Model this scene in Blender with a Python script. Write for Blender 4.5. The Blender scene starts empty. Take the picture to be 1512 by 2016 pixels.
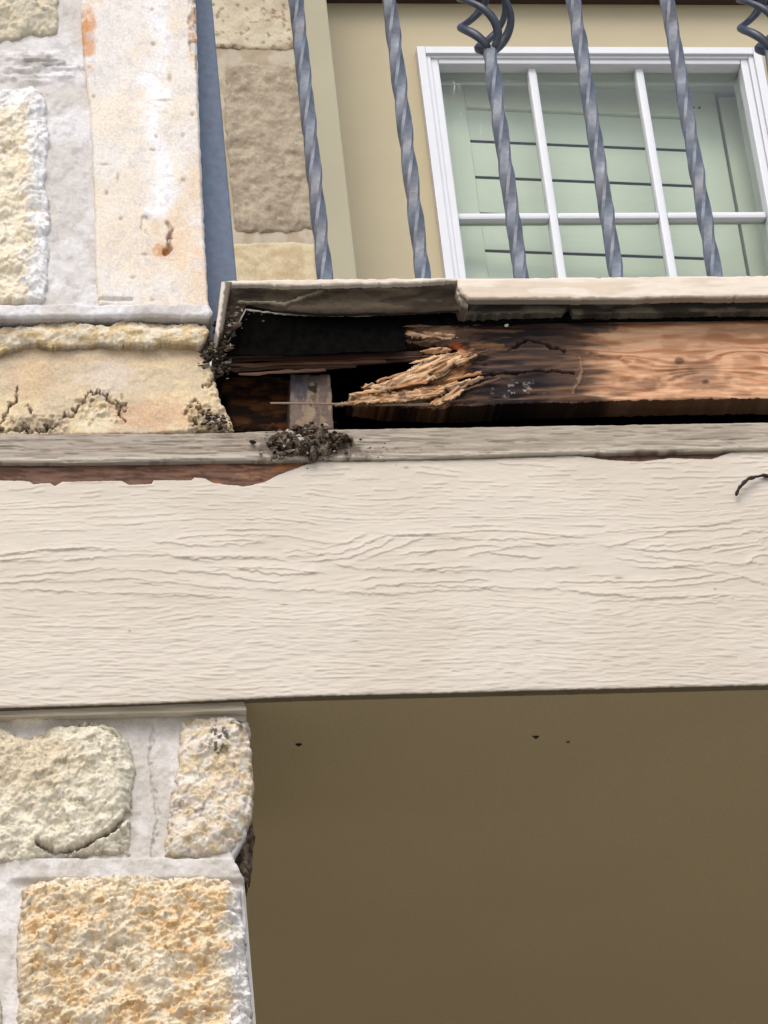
import bpy, math, random
import numpy as np
from mathutils import Vector, Matrix

random.seed(7)
RNG = np.random.default_rng(11)
scene = bpy.context.scene
COL = scene.collection

# ------------------------------------------------------------------ camera
W0, H0 = 1512.0, 2016.0            # the photograph's pixel grid, used only to measure where things stand
F = 6780.0
vz = Vector((-1285, 11600, -F)).normalized()      # world up seen from the camera
vx = Vector((43000, 808, -F))
vx = (vx - vz * vx.dot(vz)).normalized()          # world right (along the facade)
vy = vz.cross(vx)                                  # into the building
R3 = Matrix((vx, vy, vz))                          # camera -> world rotation
fwd = R3 @ Vector((0, 0, -1))
CENTER = Vector((0.0, 0.0, 3.50))                  # point of the fascia in the middle of the view
CAM = CENTER - fwd * 3.9
cam_d = bpy.data.cameras.new('camera'); cam = bpy.data.objects.new('camera', cam_d); COL.objects.link(cam)
cam.matrix_world = Matrix.Translation(CAM) @ R3.to_4x4()
cam_d.sensor_fit = 'VERTICAL'; cam_d.sensor_height = 36; cam_d.sensor_width = 36
cam_d.lens = F / H0 * 36; cam_d.clip_start = 0.05; cam_d.clip_end = 600
scene.camera = cam
scene.render.resolution_x = 768; scene.render.resolution_y = 1024

# ------------------------------------------------------------------ light
SUN_EL, SUN_AZ = math.radians(46), math.radians(200)   # soft overcast light from above, a little left
world = bpy.data.worlds.new('World'); scene.world = world; world.use_nodes = True
wn = world.node_tree; bg = wn.nodes['Background']
sky = wn.nodes.new('ShaderNodeTexSky'); sky.sky_type = 'NISHITA'; sky.sun_disc = False
sky.sun_elevation = SUN_EL; sky.sun_rotation = math.pi/2 - SUN_AZ + math.pi*0
sky.dust_density = 2.0; sky.air_density = 1.0; sky.ozone_density = 1.0
wn.links.new(sky.outputs[0], bg.inputs['Color']); bg.inputs['Strength'].default_value = 0.15
sd = Vector((0.25 * -1, -1, 0)).normalized()
sun_dir = Vector((sd.x * math.cos(SUN_EL), sd.y * math.cos(SUN_EL), math.sin(SUN_EL)))   # towards the sun
az = math.atan2(sun_dir.x, sun_dir.y); sky.sun_rotation = az
sl = bpy.data.lights.new('sun', 'SUN'); sl.energy = 1.3; sl.angle = math.radians(40); sl.color = (1.0, 0.945, 0.86)
so = bpy.data.objects.new('sun', sl); COL.objects.link(so)
so.rotation_euler = (-sun_dir).to_track_quat('-Z', 'Y').to_euler(); so.location = (0, -5, 9)
vs = scene.view_settings; vs.view_transform = 'Standard'; vs.look = 'None'; vs.gamma = 1.0
vs.use_curve_mapping = False; vs.exposure = 0.72

# ------------------------------------------------------------------ helpers
def P(x, y, Y):
    d = R3 @ Vector((x - W0/2, H0/2 - y, -F))
    t = (Y - CAM.y) / d.y
    return CAM + d * t
R3n = np.array(R3); CAMn = np.array(CAM)
def Pn(x, y, Y):
    x = np.asarray(x, float); y = np.asarray(y, float)
    c = np.stack([x - W0/2, H0/2 - y, np.full_like(x, -F)], -1)
    d = c @ R3n.T
    t = (Y - CAMn[1]) / d[..., 1]
    return CAMn + d * t[..., None]
def s(r, g, b, k=1.0):
    f = lambda v: ((v/255 + .055)/1.055)**2.4 if v > 10 else v/255/12.92
    return np.array([f(r)*k, f(g)*k, f(b)*k])

_T = np.random.default_rng(5).random((256, 256))
def vnoise(x, y, seed=0):
    x = np.asarray(x, float) + seed*37.7; y = np.asarray(y, float) + seed*91.3
    xi = np.floor(x).astype(int); yi = np.floor(y).astype(int)
    fx = x - xi; fy = y - yi
    fx = fx*fx*fx*(fx*(fx*6-15)+10); fy = fy*fy*fy*(fy*(fy*6-15)+10)
    a = _T[xi & 255, yi & 255]; b = _T[(xi+1) & 255, yi & 255]
    c = _T[xi & 255, (yi+1) & 255]; d = _T[(xi+1) & 255, (yi+1) & 255]
    return (a*(1-fx)+b*fx)*(1-fy) + (c*(1-fx)+d*fx)*fy
def fbm(x, y, o=4, seed=0, g=0.5):                 # 0..1, mean .5
    v = 0; a = 1; t = 0
    for k in range(o):
        v = v + a*vnoise(x*2**k + k*3.1, y*2**k + k*7.7, seed+k); t += a; a *= g
    return v/t
def ridged(x, y, o=4, seed=0):
    v = 0; a = 1; t = 0
    for k in range(o):
        v = v + a*(1-np.abs(2*vnoise(x*2**k, y*2**k, seed+k)-1)); t += a; a *= .5
    return v/t
def facet(x, y, sx, sy, seed=0):
    # chipped planes: every cell of a jittered lattice is a small tilted face
    u = x/sx; v = y/sy; iu = np.floor(u).astype(int); iv = np.floor(v).astype(int)
    best = np.full(np.shape(x), 9e9); out = np.zeros(np.shape(x))
    for a in (-1,0,1):
        for b in (-1,0,1):
            cu = iu+a; cv = iv+b
            r1 = _T[(cu+seed*17) & 255, (cv+seed*5) & 255]; r2 = _T[(cu+91+seed) & 255, (cv+37+seed*3) & 255]
            r3 = _T[(cu+13+seed*7) & 255, (cv+151) & 255]; r4 = _T[(cu+201) & 255, (cv+77+seed*11) & 255]
            dx = u-(cu+r1); dy = v-(cv+r2); d = dx*dx+dy*dy; k = d < best
            val = (r3-.5)*1.5*dx + (r4-.62)*1.9*dy + (r3+r4-1)*.35
            best = np.where(k, d, best); out = np.where(k, val, out)
    return out
def sm(a, b, x):
    t = np.clip((x-a)/(b-a), 0, 1); return t*t*(3-2*t)
def blob(x, y, cx, cy, rx, ry, seed=0, w=.5):
    n = fbm(x/18, y/18, 3, seed)-.5
    r = np.sqrt(((x-cx)/rx)**2 + ((y-cy)/ry)**2) + n*w*2
    return 1-sm(.45, 1.1, r)
def seg_dist(x, y, pts, closed=False):
    best = np.full(x.shape, 1e9); nx = np.zeros_like(x); ny = np.zeros_like(x)
    m = len(pts) if closed else len(pts)-1
    for i in range(m):
        ax, ay = pts[i]; bx, by = pts[(i+1) % len(pts)]
        dx, dy = bx-ax, by-ay; L = dx*dx+dy*dy+1e-9
        t = np.clip(((x-ax)*dx+(y-ay)*dy)/L, 0, 1)
        qx = ax+t*dx; qy = ay+t*dy
        d = np.hypot(x-qx, y-qy); k = d < best
        best[k] = d[k]; nx[k] = qx[k]; ny[k] = qy[k]
    return best, nx, ny
def inside(x, y, pts):
    r = np.zeros(x.shape, bool); n = len(pts); j = n-1
    for i in range(n):
        xi, yi = pts[i]; xj, yj = pts[j]
        if yi != yj:
            c = ((yi > y) != (yj > y)) & (x < (xj-xi)*(y-yi)/(yj-yi)+xi)
            r ^= c
        j = i
    return r
def crack(x, y, pts, w, seed=0, wob=5):
    xx = x + (fbm(x/9, y/9, 3, seed)-.5)*wob*2; yy = y + (fbm(x/9, y/9, 3, seed+9)-.5)*wob*2
    d, _, _ = seg_dist(xx, yy, pts)
    w = w*(.4+1.2*fbm(x/14, y/14, 2, seed+4))
    return 1-sm(w*.35, w, d)

def link(o, parent=None):
    COL.objects.link(o)
    if parent is not None:
        o.parent = parent; o.location = o.location - parent.location if parent.parent is None else o.location
    return o
def tag(o, label=None, cat=None, group=None, kind=None):
    if label: o['label'] = label
    if cat: o['category'] = cat
    if group: o['group'] = group
    if kind: o['kind'] = kind
    return o
def thing(name, label, cat, loc=(0,0,0), group=None):
    o = bpy.data.objects.new(name, None); o.location = loc; o.empty_display_size = .05
    COL.objects.link(o); return tag(o, label, cat, group)
def np_mesh(name, V, Q, mat, parent=None, col=None, smooth=True, T=None, smooth_mask=None):
    """V (n,3), Q (m,4) quads, T (k,3) triangles; col per vertex (n,3)"""
    me = bpy.data.meshes.new(name)
    Q = np.zeros((0,4), int) if Q is None else np.asarray(Q)
    T = np.zeros((0,3), int) if T is None else np.asarray(T)
    nl = Q.size + T.size; nf = len(Q)+len(T)
    me.vertices.add(len(V)); me.vertices.foreach_set('co', np.asarray(V, np.float32).ravel())
    me.loops.add(nl); me.loops.foreach_set('vertex_index', np.concatenate([Q.ravel(), T.ravel()]).astype(np.int32))
    me.polygons.add(nf)
    ls = np.concatenate([np.arange(len(Q))*4, Q.size+np.arange(len(T))*3]).astype(np.int32)
    me.polygons.foreach_set('loop_start', ls)
    sf = np.full(nf, smooth) if smooth_mask is None else smooth_mask
    me.polygons.foreach_set('use_smooth', sf.astype(bool))
    me.update(calc_edges=True); me.validate()
    if col is not None:
        a = me.color_attributes.new('Col', 'FLOAT_COLOR', 'POINT')
        c = np.ones((len(V), 4), np.float32); c[:, :3] = col
        a.data.foreach_set('color', c.ravel())
    me.materials.append(mat)
    o = bpy.data.objects.new(name, me); return link(o, parent)

def field(name, outline, Y0, hfun, cfun, mat, parent=None, step=2.2, back=.03, rnd=6.0, rdepth=.004,
          jag=3.0, jscale=12.0, seed=0, stepy=None, skc=.9, ylean=None):
    """A solid slab whose outline is measured in photo pixels on the vertical plane Y=Y0, with real relief.
    hfun(x,y,d) -> metres towards the street, cfun(x,y,h,d) -> (n,3) base colour."""
    stepy = stepy or step
    xs = [p[0] for p in outline]; ys = [p[1] for p in outline]
    gx = np.arange(min(xs)-3*step, max(xs)+3*step, step); gy = np.arange(min(ys)-3*stepy, max(ys)+3*stepy, stepy)
    X, Yp = np.meshgrid(gx, gy); x = X.ravel().copy(); y = Yp.ravel().copy()
    d, nx, ny = seg_dist(x, y, outline, True)
    sg = np.where(inside(x, y, outline), 1, -1); d = d*sg
    if jag: d = d - (fbm(x/jscale, y/jscale, 3, seed+50)-.35)*jag*2
    g = max(step, stepy)
    nrx, nry = nx-x, ny-y; ln = np.hypot(nrx, nry)+1e-6
    near = (d < 0) & (d > -1.6*g)
    ux, uy = nrx/ln*sg*-1, nry/ln*sg*-1
    x = np.where(near, x - ux*d*np.where(sg > 0, 1, 1)*1.0, x) if False else np.where(near & (sg < 0), x + nrx/ln*np.minimum(-d, g), np.where(near, x - nrx/ln*np.minimum(-d, g), x))
    y = np.where(near & (sg < 0), y + nry/ln*np.minimum(-d, g), np.where(near, y - nry/ln*np.minimum(-d, g), y))
    d = np.where(near, 0, d)
    ok = (d >= 0)
    ny_, nx_ = X.shape
    I = np.arange(ny_*nx_).reshape(ny_, nx_)
    A, B, C, D = I[:-1, :-1].ravel(), I[:-1, 1:].ravel(), I[1:, 1:].ravel(), I[1:, :-1].ravel()
    keep = ok[A] & ok[B] & ok[C] & ok[D] & ((d[A]+d[B]+d[C]+d[D]) > 0)
    Q = np.stack([A[keep], D[keep], C[keep], B[keep]], 1)
    used = np.unique(Q); remap = np.full(ny_*nx_, -1); remap[used] = np.arange(len(used)); Q = remap[Q]
    x = x[used]; y = y[used]; d = d[used]
    h = hfun(x, y, d) - rdepth*(1-np.clip(d/rnd, 0, 1))**2
    c = cfun(x, y, h, d)
    V = Pn(x, y, Y0); V[:, 1] -= h
    if ylean is not None: V[:, 1] += ylean(x, y)
    # skirt: boundary edges pushed back to a real thickness
    E = np.concatenate([Q[:, [0, 1]], Q[:, [1, 2]], Q[:, [2, 3]], Q[:, [3, 0]]])
    Es = np.sort(E, 1); key = Es[:, 0]*len(x)+Es[:, 1]
    u, inv, cnt = np.unique(key, return_inverse=True, return_counts=True)
    bE = E[cnt[inv] == 1]
    bv = np.unique(bE); m1 = np.full(len(x), -1); m1[bv] = len(x)+np.arange(len(bv)); m2 = m1+len(bv)
    Vf = V[bv].copy(); Vb = V[bv].copy(); Vb[:, 1] = Y0+back
    if ylean is not None: Vb[:, 1] += ylean(x[bv], y[bv])
    SQ = np.stack([m1[bE[:, 1]], m1[bE[:, 0]], m2[bE[:, 0]], m2[bE[:, 1]]], 1)
    Vall = np.concatenate([V, Vf, Vb]); call = np.concatenate([c, c[bv]*skc, c[bv]*skc])
    Qa = np.concatenate([Q, SQ]); smk = np.concatenate([np.ones(len(Q), bool), np.zeros(len(SQ), bool)])
    return np_mesh(name, Vall, Qa, mat, parent, call, smooth_mask=smk)

class MB:
    def __init__(self): self.v = []; self.f = []
    def add(self, v, f):
        n = len(self.v); self.v += [tuple(p) for p in v]; self.f += [tuple(i+n for i in q) for q in f]; return self
    def box(self, x0, x1, y0, y1, z0, z1, b=0):
        if b:
            # chamfered box
            b = min(b, abs(x1-x0)*.45, abs(y1-y0)*.45, abs(z1-z0)*.45)
            import bmesh
            bm = bmesh.new(); bmesh.ops.create_cube(bm, size=1)
            for v in bm.verts: v.co = Vector(((x0+x1)/2+v.co.x*(x1-x0), (y0+y1)/2+v.co.y*(y1-y0), (z0+z1)/2+v.co.z*(z1-z0)))
            bmesh.ops.bevel(bm, geom=bm.edges[:], offset=b, segments=2, affect='EDGES', profile=.6)
            bm.verts.index_update()
            self.add([v.co for v in bm.verts], [[v.index for v in f.verts] for f in bm.faces]); bm.free(); return self
        v = [(x0,y0,z0),(x1,y0,z0),(x1,y1,z0),(x0,y1,z0),(x0,y0,z1),(x1,y0,z1),(x1,y1,z1),(x0,y1,z1)]
        return self.add(v, [(0,3,2,1),(4,5,6,7),(0,1,5,4),(1,2,6,5),(2,3,7,6),(3,0,4,7)])
    def tube(self, pts, rad, n=8, flat=1.0):
        pts = [Vector(p) for p in pts]; R = rad if hasattr(rad, '__len__') else [rad]*len(pts)
        rings = []; up = Vector((0.13, 1, .2)).normalized()
        for i, p in enumerate(pts):
            t = (pts[min(i+1, len(pts)-1)]-pts[max(i-1, 0)]).normalized()
            a = t.cross(up).normalized(); b = t.cross(a).normalized()
            rings.append([p+a*math.cos(2*math.pi*k/n)*R[i]+b*math.sin(2*math.pi*k/n)*R[i]*flat for k in range(n)])
        v = [q for r in rings for q in r]; f = []
        for i in range(len(pts)-1):
            for k in range(n):
                f.append((i*n+k, i*n+(k+1) % n, (i+1)*n+(k+1) % n, (i+1)*n+k))
        f.append(tuple(range(n))[::-1]); f.append(tuple((len(pts)-1)*n+k for k in range(n)))
        return self.add(v, f)
    def build(self, name, mat, parent=None, smooth=False, col=None):
        me = bpy.data.meshes.new(name); me.from_pydata(self.v, [], self.f); me.update()
        if smooth:
            for p in me.polygons: p.use_smooth = len(p.vertices) == 4
        me.materials.append(mat); o = bpy.data.objects.new(name, me)
        if col is not None:
            a = me.color_attributes.new('Col', 'FLOAT_COLOR', 'POINT')
            c = np.ones((len(self.v), 4), np.float32); c[:, :3] = col; a.data.foreach_set('color', c.ravel())
        return link(o, parent)

# ------------------------------------------------------------------ materials
def mat(name, color=None, rough=.8, vcol=False, n_scale=60, n_amt=.12, bump=.2, b_scale=200, b_dist=.001,
        stretch=(1,1,1), metal=0, spec=.3, gain=1, tint2=None, tint_scale=8, tint_amt=.5):
    m = bpy.data.materials.new(name); m.use_nodes = True; nt = m.node_tree; N = nt.nodes; L = nt.links
    b = N['Principled BSDF']; b.inputs['Roughness'].default_value = rough; b.inputs['Metallic'].default_value = metal
    b.inputs['Specular IOR Level'].default_value = spec
    tc = N.new('ShaderNodeTexCoord'); mp = N.new('ShaderNodeMapping'); mp.inputs['Scale'].default_value = stretch
    L.new(tc.outputs['Object'], mp.inputs['Vector'])
    if vcol:
        a = N.new('ShaderNodeAttribute'); a.attribute_name = 'Col'; base = a.outputs['Color']
    else:
        r = N.new('ShaderNodeRGB'); r.outputs[0].default_value = (*color, 1); base = r.outputs[0]
    if tint2 is not None:
        t = N.new('ShaderNodeTexNoise'); t.inputs['Scale'].default_value = tint_scale; t.inputs['Detail'].default_value = 6
        L.new(mp.outputs[0], t.inputs['Vector'])
        mr = N.new('ShaderNodeMapRange'); mr.inputs[1].default_value = .45; mr.inputs[2].default_value = .7
        mr.inputs[4].default_value = tint_amt; L.new(t.outputs['Fac'], mr.inputs[0])
        mx = N.new('ShaderNodeMix'); mx.data_type = 'RGBA'; L.new(mr.outputs[0], mx.inputs[0]); L.new(base, mx.inputs[6])
        mx.inputs[7].default_value = (*tint2, 1); base = mx.outputs[2]
    n = N.new('ShaderNodeTexNoise'); n.inputs['Scale'].default_value = n_scale; n.inputs['Detail'].default_value = 8
    n.inputs['Roughness'].default_value = .65; L.new(mp.outputs[0], n.inputs['Vector'])
    mr = N.new('ShaderNodeMapRange'); mr.inputs[1].default_value = .3; mr.inputs[2].default_value = .7
    mr.inputs[3].default_value = gain*(1-n_amt); mr.inputs[4].default_value = gain*(1+n_amt); L.new(n.outputs['Fac'], mr.inputs[0])
    vm = N.new('ShaderNodeVectorMath'); vm.operation = 'SCALE'; L.new(base, vm.inputs[0]); L.new(mr.outputs[0], vm.inputs['Scale'])
    L.new(vm.outputs[0], b.inputs['Base Color'])
    if bump:
        n2 = N.new('ShaderNodeTexNoise'); n2.inputs['Scale'].default_value = b_scale; n2.inputs['Detail'].default_value = 6
        n2.inputs['Roughness'].default_value = .7; L.new(mp.outputs[0], n2.inputs['Vector'])
        bp = N.new('ShaderNodeBump'); bp.inputs['Strength'].default_value = bump; bp.inputs['Distance'].default_value = b_dist
        L.new(n2.outputs['Fac'], bp.inputs['Height']); L.new(bp.outputs[0], b.inputs['Normal'])
    return m

M_stone = mat('limestone', vcol=True, rough=.92, n_scale=330, n_amt=.16, bump=.6, b_scale=560, b_dist=.0020, spec=.15, gain=1.16)
M_mortar = mat('mortar', vcol=True, rough=.95, n_scale=400, n_amt=.10, bump=.7, b_scale=620, b_dist=.0016, spec=.1, gain=1.16)
M_paint = mat('cream_board_paint', vcol=True, rough=.55, n_scale=25, n_amt=.03, bump=.35, b_scale=160, b_dist=.0007, stretch=(.12,1,1), spec=.25)
M_wood = mat('bare_wood', vcol=True, rough=.8, n_scale=120, n_amt=.16, bump=.5, b_scale=260, b_dist=.0009, stretch=(.12,1,1), spec=.15)
M_grey = mat('weathered_wood', vcol=True, rough=.9, n_scale=140, n_amt=.2, bump=.5, b_scale=220, b_dist=.001, stretch=(.15,1,1), spec=.1)
M_trim = mat('nosing_paint', vcol=True, rough=.7, n_scale=60, n_amt=.05, bump=.3, b_scale=150, b_dist=.0008, spec=.2)
M_black = mat('black_membrane', s(17,16,15,.7), rough=1, n_scale=90, n_amt=.5, bump=.5, b_scale=240, b_dist=.001, spec=.0)
M_rim = mat('torn_membrane_edge', s(150,142,130), rough=.9, n_scale=200, n_amt=.4, bump=.3)
M_iron = mat('blue_grey_iron', s(98,104,113), rough=.55, n_scale=70, n_amt=.4, bump=.35, b_scale=130, b_dist=.0011, metal=.25, spec=.5, tint2=s(122,106,98), tint_scale=18, tint_amt=.4)
M_post = mat('slate_post_paint', s(84,95,112), rough=.6, n_scale=90, n_amt=.2, bump=.3, b_scale=200, spec=.3)
M_irond = mat('dark_iron', s(62,66,76), rough=.42, n_scale=80, n_amt=.3, bump=.35, b_scale=130, b_dist=.001, metal=.3, spec=.5)
M_wall = mat('tan_stucco', s(171,160,134), rough=.9, n_scale=5, n_amt=.04, bump=.25, b_scale=380, b_dist=.0008, spec=.1)
M_board = mat('tan_trim_paint', s(156,149,128), rough=.8, n_scale=6, n_amt=.04, bump=.15, b_scale=300, b_dist=.0006, spec=.1)
M_soffit = mat('brown_soffit_paint', s(158,141,108), rough=.85, n_scale=260, n_amt=.09, bump=.6, b_scale=300, b_dist=.0012, spec=.1, tint2=s(138,124,94), tint_scale=4, tint_amt=.15)
M_eave = mat('dark_eave', s(60,44,34), rough=.9, n_scale=20, n_amt=.2, bump=.2)
M_frame = mat('white_frame_paint', s(196,197,200), rough=.45, n_scale=15, n_amt=.03, bump=.08, b_scale=120, b_dist=.0005)
M_shut = mat('shutter_paint', s(212,216,202), rough=.5, n_scale=10, n_amt=.02, bump=.05, b_scale=80)
M_dark = mat('cavity_shade_wood', s(15,11,9), rough=1, spec=0, n_scale=40, n_amt=.4, bump=.4, stretch=(.2,1,1))  # rotted dark wood pushed to near black; cavity shade put into the colour
M_room = mat('room_shade', s(38,34,30), rough=.9, bump=0)  # the unlit room's darkness is put into the wall colour
M_conc = mat('concrete', s(190,184,172), rough=.95, n_scale=12, n_amt=.12, bump=.3, b_scale=90)
M_ground = mat('driveway_concrete', s(168,164,156), rough=.95, n_scale=2, n_amt=.12, bump=.3, b_scale=60)
M_crumb = mat('rot_crumbs', vcol=True, rough=.95, n_scale=300, n_amt=.25, bump=.5, b_scale=500, b_dist=.0008, spec=.1)
M_twig = mat('dark_twig', s(48,38,32), rough=.9, n_scale=300, n_amt=.4, bump=.6, b_scale=500)
M_white = mat('white_fleck', s(230,228,220), rough=.7, bump=0)

# thin glass: tinted transmission plus a mirror coat by fresnel
M_glass = bpy.data.materials.new('window_glass'); M_glass.use_nodes = True
nt = M_glass.node_tree; nt.nodes.clear()
out = nt.nodes.new('ShaderNodeOutputMaterial'); mx = nt.nodes.new('ShaderNodeMixShader'); fr = nt.nodes.new('ShaderNodeFresnel')
fr.inputs['IOR'].default_value = 1.33
tr = nt.nodes.new('ShaderNodeBsdfTransparent'); tr.inputs[0].default_value = (.92, .945, .92, 1)
gl = nt.nodes.new('ShaderNodeBsdfGlossy'); gl.inputs['Roughness'].default_value = .02
gn = nt.nodes.new('ShaderNodeTexNoise'); gn.inputs['Scale'].default_value = 5; gb = nt.nodes.new('ShaderNodeBump')
gb.inputs['Strength'].default_value = .3; gb.inputs['Distance'].default_value = .004
nt.links.new(gn.outputs['Fac'], gb.inputs['Height']); nt.links.new(gb.outputs[0], gl.inputs['Normal'])
nt.links.new(fr.outputs[0], mx.inputs[0]); nt.links.new(tr.outputs[0], mx.inputs[1]); nt.links.new(gl.outputs[0], mx.inputs[2])
nt.links.new(mx.outputs[0], out.inputs[0])

# ------------------------------------------------------------------ depths (Y, metres into the building)
Y_COLU, Y_COLL, Y_FAS, Y_LEDGE, Y_JOIST, Y_NOSE, Y_RAIL = -.010, .024, 0.0, -.006, .022, -.022, .055
Y_WALL, Y_PIL = 1.90, 1.66
zf_bot = P(756, 1364, Y_FAS).z
z_floor = P(756, 545, Y_NOSE).z
XL, XR = P(-260, 1000, 0).x, P(1800, 1000, 0).x

# ------------------------------------------------------------------ setting
def struct(name, mb, m): o = mb.build(name, m); o['kind'] = 'structure'; return o
struct('ground', MB().box(-40, 40, -60, 60, -.3, 0), M_ground)
struct('porch_ceiling', MB().box(P(470,1400,.05).x, XR+1.2, .020, 1.6, zf_bot+.004, zf_bot+.02).box(XL-1, P(470,1400,.05).x-.0002, .362, 1.6, zf_bot+.004, zf_bot+.02), M_soffit)
struct('lower_wall', MB().box(XL-1, XR+1.2, 1.6, 1.75, 0, zf_bot+.02), M_wall)
struct('balcony_floor', MB().box(P(430,545,.02).x, XR+1.2, .024, Y_WALL, z_floor-.045, z_floor-.006), M_conc)

struct('cavity_shade_layer', MB().box(P(430,545,.02).x, XR+1.2, .026, Y_WALL-.3, z_floor-.062, z_floor-.046), M_dark)  # near-black layer added so the cavity under the slab looks unlit
# ------------------------------------------------------------------ upper stone column
def mix(a, b, t): return a*(1-t[:, None]) + b*t[:, None]
def const(c, x): return np.tile(c, (len(x), 1)).astype(float)
K = .66
def rough_h(amp, sx=26, sy=20, seed=0):
    def f(x, y, d):
        a = x*.94-y*.34; b = x*.34+y*.94
        wx = a + (fbm(x/16, y/16, 3, seed+3)-.5)*20; wy = b + (fbm(x/16, y/16, 3, seed+5)-.5)*15
        n = fbm(x/(sx*2.2), y/(sy*2.2), 4, seed, .5)-.5
        f1 = facet(wx, wy, sx*1.0, sy*.75, seed+1)
        f2 = facet(wx+y*.2, wy, sx*.42, sy*.30, seed+2)
        f3 = facet(wx-y*.2, wy+x*.1, sx*.20, sy*.16, seed+3)
        n3 = fbm(wx/6, wy/4, 3, seed+13)-.5
        return .85*amp*(n*1.4 + f1*.32 + f2*.18 + f3*.08 + n3*.15) + .5*amp*sm(0, 40, d)
    return f

uc = thing('stone_column', 'pale limestone column with rust stains rising left of the balcony railing', 'column', P(200, 850, .1))
def c_mort(x, y, h, d):
    c = const(s(214,207,200,K), x)
    c = mix(c, s(230,226,224,K), sm(.4,.7,fbm(x/60, y/60, 3, 3)))
    c = mix(c, s(184,176,172,K), .4*sm(.6,.75,fbm(x/20, y/16, 4, 8)))
    c = mix(c, s(140,126,116,K), .5*blob(x,y,80,125,50,14,3))
    return c
def h_mort(x, y, d):
    b = (fbm(x/22, y/22, 5, 31, .62)-.5)*.005
    b = b + .006*sm(.0, 1., blob(x, y, 50, 135, 130, 40, 2, .3))*(.4+1.4*(ridged(x/40, y/8, 3, 5)-.5))
    b = b + .007*sm(600, 608, y + (fbm(x/30,y/30,2,1)-.5)*8)
    return b
field('mortar', [(-140,-120),(380,-120),(386,0),(394,250),(402,430),(410,600),(418,620),(410,632),(300,628),(180,630),(-140,633)],
      Y_COLU+.004, h_mort, c_mort, M_mortar, uc, step=2.4, back=.04, jag=1.5)
def c_s1(x, y, h, d):
    c = const(s(212,202,180,K), x)
    c = mix(c, s(222,208,180,K), sm(.42,.62,fbm(x/22, y/16, 4, 2)))
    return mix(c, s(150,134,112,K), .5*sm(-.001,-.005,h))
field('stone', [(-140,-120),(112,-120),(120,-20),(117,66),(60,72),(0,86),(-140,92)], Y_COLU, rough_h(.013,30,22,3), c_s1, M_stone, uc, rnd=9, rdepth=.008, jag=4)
def c_s2(x, y, h, d):
    c = const(s(240,228,206,K), x)
    c = mix(c, s(238,222,190,K), .6*sm(.45,.62,fbm(x/26, y/30, 4, 12))*sm(90,50,x))
    c = mix(c, s(243,240,238,K), sm(40, 80, x+(fbm(x/20,y/20,3,4)-.5)*60))
    c = mix(c, s(243,240,238,K), sm(230, 190, y+(fbm(x/20,y/20,3,14)-.5)*40))
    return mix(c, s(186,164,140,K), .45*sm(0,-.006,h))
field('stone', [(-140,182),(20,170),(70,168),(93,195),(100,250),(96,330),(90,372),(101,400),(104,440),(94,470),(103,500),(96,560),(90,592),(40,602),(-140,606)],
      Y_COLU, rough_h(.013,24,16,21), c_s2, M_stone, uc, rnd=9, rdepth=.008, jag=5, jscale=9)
PITS = [(302,87,5,4),(334,152,4,8),(379,226,4,5),(322,198,16,2),(361,356,5,5),(300,20,3,3),(185,190,3,3),(308,270,3,4),(360,268,3,4),(300,295,6,2),(335,470,6,4),(205,325,10,2),(232,350,2,9),(210,380,3,5),(262,545,5,3),(300,590,5,3),(290,430,4,6),(238,432,4,4),(285,500,8,2)]
def h_s3(x, y, d):
    b = (fbm(x/70, y/90, 3, 41)-.5)*.006 + (fbm(x/9, y/9, 3, 42)-.5)*.0007
    for (a, q, r1, r2) in PITS: b = b - .0022*np.exp(-((x-a)/r1)**2-((y-q)/r2)**2)
    b = b - .005*crack(x, y, [(325,498),(334,490),(333,470),(338,452),(328,440)], 6, 3, 3)
    b = b - .003*crack(x, y, [(283,428),(280,450),(290,462)], 4, 4, 2)
    b = b - .004*crack(x, y, [(195,588),(258,588)], 4, 5, 2)
    b = b - .006*blob(x, y, 382, 60, 10, 70, 4, .8)*fbm(x/8,y/8,3,2)*2
    return b
def c_s3(x, y, h, d):
    c = const(s(234,227,218,K), x)
    c = mix(c, s(242,224,198,K), .55*sm(.42,.68,fbm(x/60, y/80, 4, 51)))
    c = mix(c, s(238,218,192,K), .6*sm(260,400,y)*sm(.35,.6,fbm(x/90,y/110,3,52)))
    cx = 318 - .03*y + (fbm(x*0+y/60, y/60, 3, 8)-.5)*50
    c = mix(c, s(247,248,254,K*1.04), .6*sm(38,2,np.abs(x-cx)+(fbm(x/14,y/22,4,9)-.5)*34)*sm(-50,60,y)*sm(440,420,y))
    for (a,b_,r1,r2,amt,sd_) in [(172,82,16,60,.9,1),(168,60,11,36,1,2),(360,470,56,60,.40,3),(322,492,18,14,.9,4),(380,60,12,60,.5,5),(388,62,7,46,1,6),(385,330,26,60,.28,7),(400,545,40,60,.35,8),(180,-20,24,60,.4,11),(345,60,50,60,.15,12)]:
        c = mix(c, s(232,186,130,K) if amt < .9 else s(210,146,84,K), .8*amt*blob(x,y,a,b_,r1,r2,sd_,.9))
    c = mix(c, s(120,76,44,K), .75*crack(x,y,[(325,498),(334,490),(333,470),(338,452)],6,3,3))
    for (a, q, r1, r2) in PITS: c = mix(c, s(150,118,92,K), .6*np.exp(-((x-a)/r1)**2-((y-q)/r2)**2))
    c = mix(c, s(110,76,50,K), .8*sm(.55,.7,fbm(x/7,y/9,3,77))*sm(376,386,x-.016*y)*sm(260,180,y))
    c = mix(c, s(214,206,204,K), .5*sm(.60,.70,fbm(x/12,y/9,4,78)))
    return c
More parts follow.
